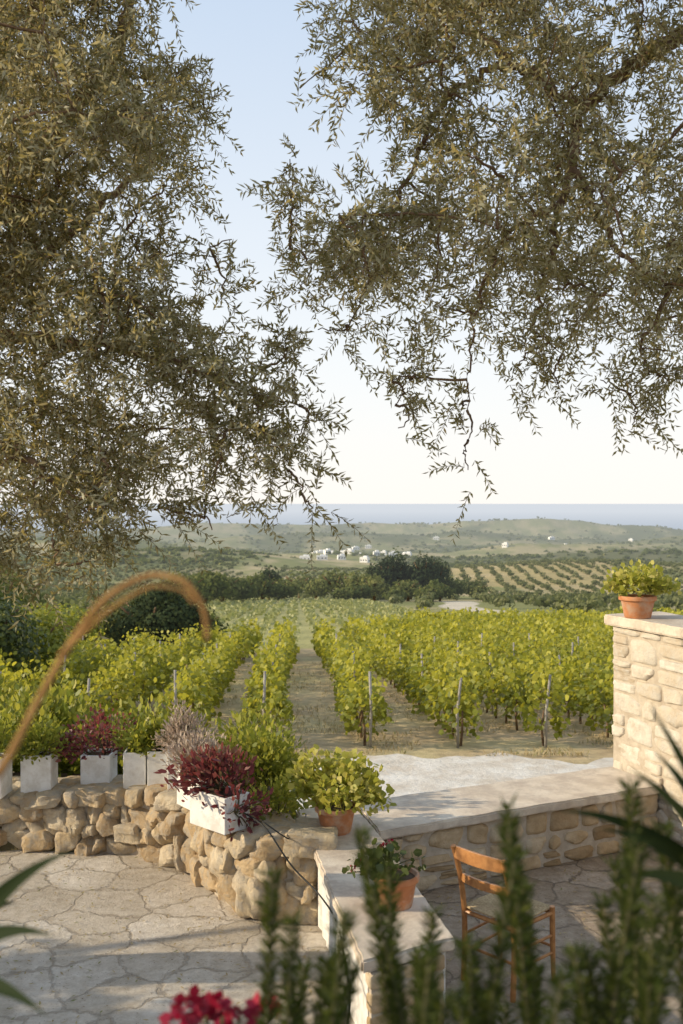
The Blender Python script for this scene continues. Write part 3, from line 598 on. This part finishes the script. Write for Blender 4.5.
# upper terrace where the photographer stands
par=empty('upper_terrace'); mb=MB(); mb.box((0,-2.2,.79),(14,8.2,1.6),0); mb.obj('terrace_floor',M['paving2'],par,bevel=.01)
mb=MB(); mb.box((0,1.83,1.72),(14,.14,.26),0); mb.box((0,.78,1.72),(14,.10,.26),0); mb.obj('planter_walls',M['whitewash'],par,bevel=.01)
mb=MB(); mb.box((0,1.29,1.68),(13.9,.92,.2),0); mb.obj('bed_soil',M['soil'],par)
# ---------------------------------------------------------------- plants & pots
def bush(name,c,rx,ry,rz,n,L,W,mat,parent=None,tpl=HEX,droop=0.0,up=0.4,stems=10,hem=True):
    c=np.array(c,float); lob=12; lc=unit(RNG.normal(size=(lob,3)))*RNG.uniform(.3,.75,(lob,1)); lc[:,2]=np.abs(lc[:,2]) if hem else lc[:,2]
    li=RNG.integers(0,lob,n); q=lc[li]+unit(RNG.normal(size=(n,3)))*RNG.uniform(.15,.45,(n,1)); 
    if hem: q[:,2]=np.where(q[:,2]<-.1-droop,-q[:,2]*.5,q[:,2])
    p=c+q*np.array([rx,ry,rz]); d=unit(q)+np.array([0,0,up])+RNG.normal(0,.5,(n,3))
    t=.5+RNG.normal(0,.2,n)+.25*q[:,2]
    l=RNG.uniform(.6,1.2,n)*L; o_=ngons('foliage' if parent else name,leaves(p,d,l,l*W/L,tpl,nbias=unit(q)+np.array([0,0,.5])),t,mat,parent)
    mb=MB()
    for k in range(stems):
        e=c+lc[k%lob]*np.array([rx,ry,rz])*1.3; b=c+np.array([R(-.2,.2)*rx,R(-.2,.2)*ry,-.12*rz]); mb.tube([b,(b+e)/2+np.array([0,0,.05*rz]),e],[.006,.005,.003],4)
    mb.obj('stems',M['stem'],parent or o_,smooth=True); return o_
def terracotta_pot(c,r,h,mat=None):
    par=empty('potted_plant'); mb=MB()
    mb.lathe(c,[(r*.68,0),(r*.72,.01),(r*.90,h*.76),(r*.91,h*.78),(r*1.0,h*.79),(r*1.03,h*.82),(r*1.02,h*.97),(r*.99,h),(r*.9,h*.985),(r*.87,h*.85),(.001,h*.84)])
    mb.obj('terracotta_pot',M['terracotta'],par,smooth=True,bevel=.002)
    mb=MB(); mb.lathe(c,[(r*.86,h*.86),(r*.5,h*.9),(.001,h*.91)]); mb.obj('potting_soil',M['soil'],par); return par
c=P(336,832,7.42); c[2]=.555; pr=terracotta_pot(c,.155,.20); bush('x',c+[-.01,0,.25],.42,.35,.37,1150,.055,.05,M['pelarg'],pr)
c=P(396,912,6.05); c[2]=.556; pr=terracotta_pot(c,.14,.20); bush('x',c+[-.05,0,.22],.26,.22,.17,200,.05,.045,M['dark_green'],pr)
def flowers(cs,parent,r=.028,n=30,L=.02):
    P_=[];D_=[]
    for c in cs:
        q=unit(RNG.normal(size=(n,3))); P_.append(np.array(c)+q*r*.6); D_.append(q+RNG.normal(0,.5,(n,3)))
    p=np.concatenate(P_); ngons('flowers',leaves(p,np.concatenate(D_),L,L,HEX),RNG.uniform(0,1,len(p)),M['red'],parent)
flowers([c+[-.26,-.05,.24],c+[-.20,.0,.27],c+[-.07,0,.36],c+[-.03,.02,.38]],pr,.02,16)
c=P(638,617,9.1); c[2]=1.957; pr=terracotta_pot(c,.165,.20); bush('x',c+[0,0,.25],.32,.30,.29,800,.05,.045,M['pelarg'],pr)
def planter(x,y,z,w,dp,h,rot=0):
    par=empty('white_planter_box'); mb=MB(); t=.02; ca,sa=math.cos(rot),math.sin(rot)
    def loc(a,b): return (x+a*ca-b*sa,y+a*sa+b*ca)
    for a,b,ww,dd in((0,-dp/2+t/2,w,t),(0,dp/2-t/2,w,t),(-w/2+t/2,0,t,dp-2*t-.002),(w/2-t/2,0,t,dp-2*t-.002)): mb.box((*loc(a,b),z+h/2),(ww,dd,h),rot)
    mb.box((*loc(0,0),z+.012),(w-2*t-.004,dp-2*t-.004,.02),rot)
    mb.obj('box',M['white'],par,bevel=.005)
    mb=MB(); mb.box((*loc(0,0),z+h*.86),(w-2*t-.004,dp-2*t-.004,.03),rot); mb.obj('potting_soil',M['soil'],par); return par
pl=[(-3.02,8.62,.48,.26,.26,.33,'shrub',.4,.45),(-2.64,8.72,.49,.26,.24,.33,'shrub',.34,.32),(-2.15,8.85,.49,.26,.26,.30,'purple',.46,.48),(-1.78,8.66,.53,.19,.24,.33,'shrub',.28,.3),(-1.56,8.62,.54,.19,.24,.34,'shrub',.28,.3),(-1.36,8.50,.55,.2,.26,.38,'pinkish',.36,.32)]
for x,y,z,w_,dp,h,mt,r_,hh in pl:
    pr=planter(x,y,z,w_,dp,h,R(-.05,.05)); bush('x',(x,y,z+h),r_*.85,r_*.75,hh*1.05,800 if mt!='pinkish' else 1500,.05,.026 if mt!='pinkish' else .014,M[mt],pr)
pr=planter(-.90,7.36,.62,.40,.24,.26,-.75); 
bush('x',(-.86,7.42,.90),.42,.36,.36,800,.065,.026,M['purple'],pr,droop=.35,stems=20)
bush('x',(-.76,7.20,.80),.26,.18,.30,260,.06,.025,M['purple'],pr,hem=False,stems=16)
pr=planter(-1.12,7.95,.58,.36,.24,.28,-.9); bush('x',(-1.12,7.98,.88),.34,.32,.30,1500,.05,.014,M['pinkish'],pr)
for c,r,n,mt,L in [((-.62,8.2,.72),(.42,.4,.58),1500,'shrub',.06),((-.50,7.65,.58),(.24,.25,.36),700,'shrub',.05),((-.75,8.9,.45),(.6,.5,.75),1500,'shrub',.07),((-1.9,9.6,.35),(.9,.5,.8),2400,'shrub',.08),((-3.0,9.7,.35),(.9,.6,1.0),3200,'shrub',.09),((-3.9,9.4,.4),(.7,.6,1.1),2800,'shrub',.09),((-4.6,10.6,.2),(1.2,1,1.7),5000,'shrub',.09),((-1.1,10.2,0),(.8,.7,.7),2000,'shrub',.08),((-.2,10.0,-.4),(.7,.6,.65),1600,'shrub',.07)]:
    bush('garden_shrub',c,*r,n,L,L*.5,M[mt],None)
# ---------------------------------------------------------------- chair
def chair():
    par=empty('wooden_chair'); f=np.array([.72,.69]); f/=np.linalg.norm(f); r=np.array([f[1],-f[0]]); C0=np.array([1.04,6.24])
    def q(a,b,z): p=C0+f*a+r*b; return np.array([p[0],p[1],z+.012])
    mb=MB()
    for b in(-.19,.19):
        mb.tube(smooth_path([q(-.20,b,0),q(-.185,b,.25),q(-.19,b,.47),q(-.235,b,.70),q(-.30,b,.87)],5),.018,8)
        mb.tube([q(.20,b*1.08,0),q(.19,b*1.08,.25),q(.185,b*1.08,.47)],[.014,.018,.018],8)
        mb.tube([q(-.19,b,.18),q(.19,b*1.08,.18)],.010,6); mb.tube([q(-.19,b,.29),q(.19,b*1.08,.29)],.010,6)
        mb.tube([q(-.19,b,.43),q(.19,b*1.08,.43)],.014,6)
    for a in(-.19,.19):
        mb.tube([q(a,-.2,.22),q(a,.2,.22)],.010,6); mb.tube([q(a,-.2,.43),q(a,.2,.43)],.014,6)
    def slat(a,z,h,bow=.035):
        v=[];n=9
        for i in range(n):
            t=i/(n-1)*2-1; p0=q(a-bow*(1-t*t),t*.19,z); dz=h*(.5+.12*(1-t*t))
            for off,zz in((-.009,-h/2),(.009,-h/2),(.009,dz),(-.009,dz)): v.append(p0+np.array([f[0]*off,f[1]*off,zz]))
        fs=[(i*4+k,i*4+(k+1)%4,(i+1)*4+(k+1)%4,(i+1)*4+k) for i in range(n-1) for k in range(4)]+[(0,1,2,3),(4*n-1,4*n-2,4*n-3,4*n-4)]
        mb.add(v,fs)
    slat(-.285,.83,.075); slat(-.225,.66,.05)
    mb.obj('frame',M['wood'],par,smooth=False,bevel=.002)
    mb=MB()
    for k in range(26):
        t=-1+2*(k+.5)/26; w_=abs(t)
        mb.tube([q(t*.195,-w_*.2,.462),q(t*.195,w_*.2,.462)],.0085,6)
        mb.tube([q(-w_*.195,t*.2,.461),q(w_*.195,t*.2,.461)],.0085,6)
    mb.obj('rush_seat',M['rush'],par,smooth=True)
chair()
# cable
mb=MB(); mb.tube(smooth_path([P(240,812,7.3),P(266,826,7.0),P(290,868,6.9),P(318,893,6.75),P(340,925,6.3),P(344,960,5.75),P(352,1000,5.3),P(345,1040,5.2)],6),.006,6)
mb.tube(smooth_path([P(262,822,7.05),P(300,850,7.0),P(306,815,7.6)],6),.005,6)
mb.obj('garden_cable',M['cable'],smooth=True)
# ---------------------------------------------------------------- foreground plants
par=empty('rosemary_bush'); LP=[];LD=[]; mb=MB()
tops=[(272,878,1.35),(292,925,1.3),(362,835,1.4),(388,868,1.5),(345,920,1.2),(432,915,1.45),(470,945,1.25),(508,812,1.3),(524,890,1.5),(575,955,1.2),(604,905,1.4),(632,788,1.35),(616,870,1.5),(664,830,1.4),(655,905,1.15),(700,830,1.3),(516,860,1.25),(372,890,1.35),(640,850,1.2),(680,880,1.3)]
for k in range(22): tops.append((R(280,720),R(950,1015),R(1.1,1.65)))
for a,b,d in tops:
    t=P(a,b,d); base=np.array([t[0]+R(-.10,.10),t[1]+R(-.06,.06),1.78]); 
    if t[2]<base[2]+.1: continue
    mid=(t+base)/2+np.array([R(-.05,.05),R(-.03,.03),0]); s=smooth_path([base,mid,t],8); mb.tube(s,np.linspace(.004,.002,len(s)),5)
    L=np.linalg.norm(t-base); n=int(L/.0036); T=np.linspace(.12,1,n); pts=np.stack([np.interp(T*(len(s)-1),np.arange(len(s)),s[:,k]) for k in range(3)],1)
    for j in range(4):
        th=np.arange(n)*2.4+j*1.57; o_=np.stack([np.cos(th),np.sin(th),np.full(n,.9)],1)+RNG.normal(0,.25,(n,3)); LP.append(pts); LD.append(o_)
p=np.concatenate(LP); d=np.concatenate(LD); n=len(p)
ngons('needles',leaves(p,d,RNG.uniform(.016,.033,n),.0044),RNG.uniform(0,1,n),M['rosemary'],par); mb.obj('stems',M['stem'],par,smooth=True)
def blades(name,base,tips,mat,w=.018):
    mb=MB(); base=np.array(base)
    for tp,sag in tips:
        tp=np.array(tp); n=14; t=np.linspace(0,1,n)[:,None]; pts=base*(1-t)+tp*t+np.array([0,0,1.0])*sag*4*t*(1-t)
        tg=unit(np.gradient(pts,axis=0)); sd_=unit(np.cross(tg,np.array([0.2,-.8,.6]))); ww=(w*np.minimum(1,(1-t)*1.6+.02)*(.6+.4*np.minimum(1,t*4)))
        up=np.cross(sd_,tg); v=np.concatenate([pts-sd_*ww,pts-up*ww*.35,pts+sd_*ww],1).reshape(-1,3)
        f=[]
        for i in range(n-1): f+=[(i*3,i*3+1,i*3+4,i*3+3),(i*3+1,i*3+2,i*3+5,i*3+4)]
        mb.add(v,f,R(0,.5))
    return mb.obj(name,mat,smooth=True)
M['blade']=leafmat('yucca_blade',[(0,(0.010,0.020,0.006)),(1,(0.035,0.05,0.018))],trans=0.08,spec=0.08,rough=.7)
b=P(760,930,1.35); b[2]=max(b[2],1.8)
blades('yucca_plant',b,[(P(650,706,1.3),.02),(P(628,768,1.25),.03),(P(560,812,1.35),.04),(P(690,680,1.4),.02),(P(735,700,1.3),.02),(P(610,880,1.2),.03),(P(800,720,1.3),0),(P(655,752,1.45),.03),(P(600,830,1.3),.03)],M['blade'],.015)
b=P(-70,985,1.3); b[2]=max(b[2],1.8)
blades('yucca_plant',b,[(P(72,852,1.25),.03),(P(52,938,1.2),.03),(P(45,1018,1.15),.02),(P(-20,860,1.3),.02),(P(15,905,1.4),.03),(P(-100,820,1.3),0)],M['blade'],.014)
# dried arching stem
mb=MB(); mb.tube(smooth_path([P(-160,1000,1.05),P(-60,860,1.02),P(5,765,1.0),P(35,705,1.0),P(72,640,.99),P(105,596,.98),P(150,573,.98),P(186,580,.97),P(205,608,.96),P(207,640,.96)],8),np.linspace(.0045,.0026,73),7)
mb.tube(smooth_path([P(60,655,.99),P(105,612,.98),P(150,584,.97),P(185,590,.97),P(194,604,.96)],8),np.linspace(.0026,.0016,33),6)
mb.obj('dried_arching_stem',M['drystem'],smooth=True)
# foreground geranium
par=empty('red_geranium'); c=P(220,1080,1.5)
flowers([P(188,1008,1.45),P(205,1026,1.5),P(216,1012,1.5),P(240,1026,1.5),P(176,1026,1.5),P(262,1014,1.5)],par,.02,20,.02)
mb=MB()
for a in(190,205,222,240,262): mb.tube([(P(a,1020,1.48)),(c+P(a,1020,1.48))/2,[c[0],c[1],1.78]],.003,5)
mb.obj('stems',M['stem'],par); bush('x',(c[0],c[1],c[2]-.12),.22,.18,.14,400,.05,.05,M['dark_green'],par)
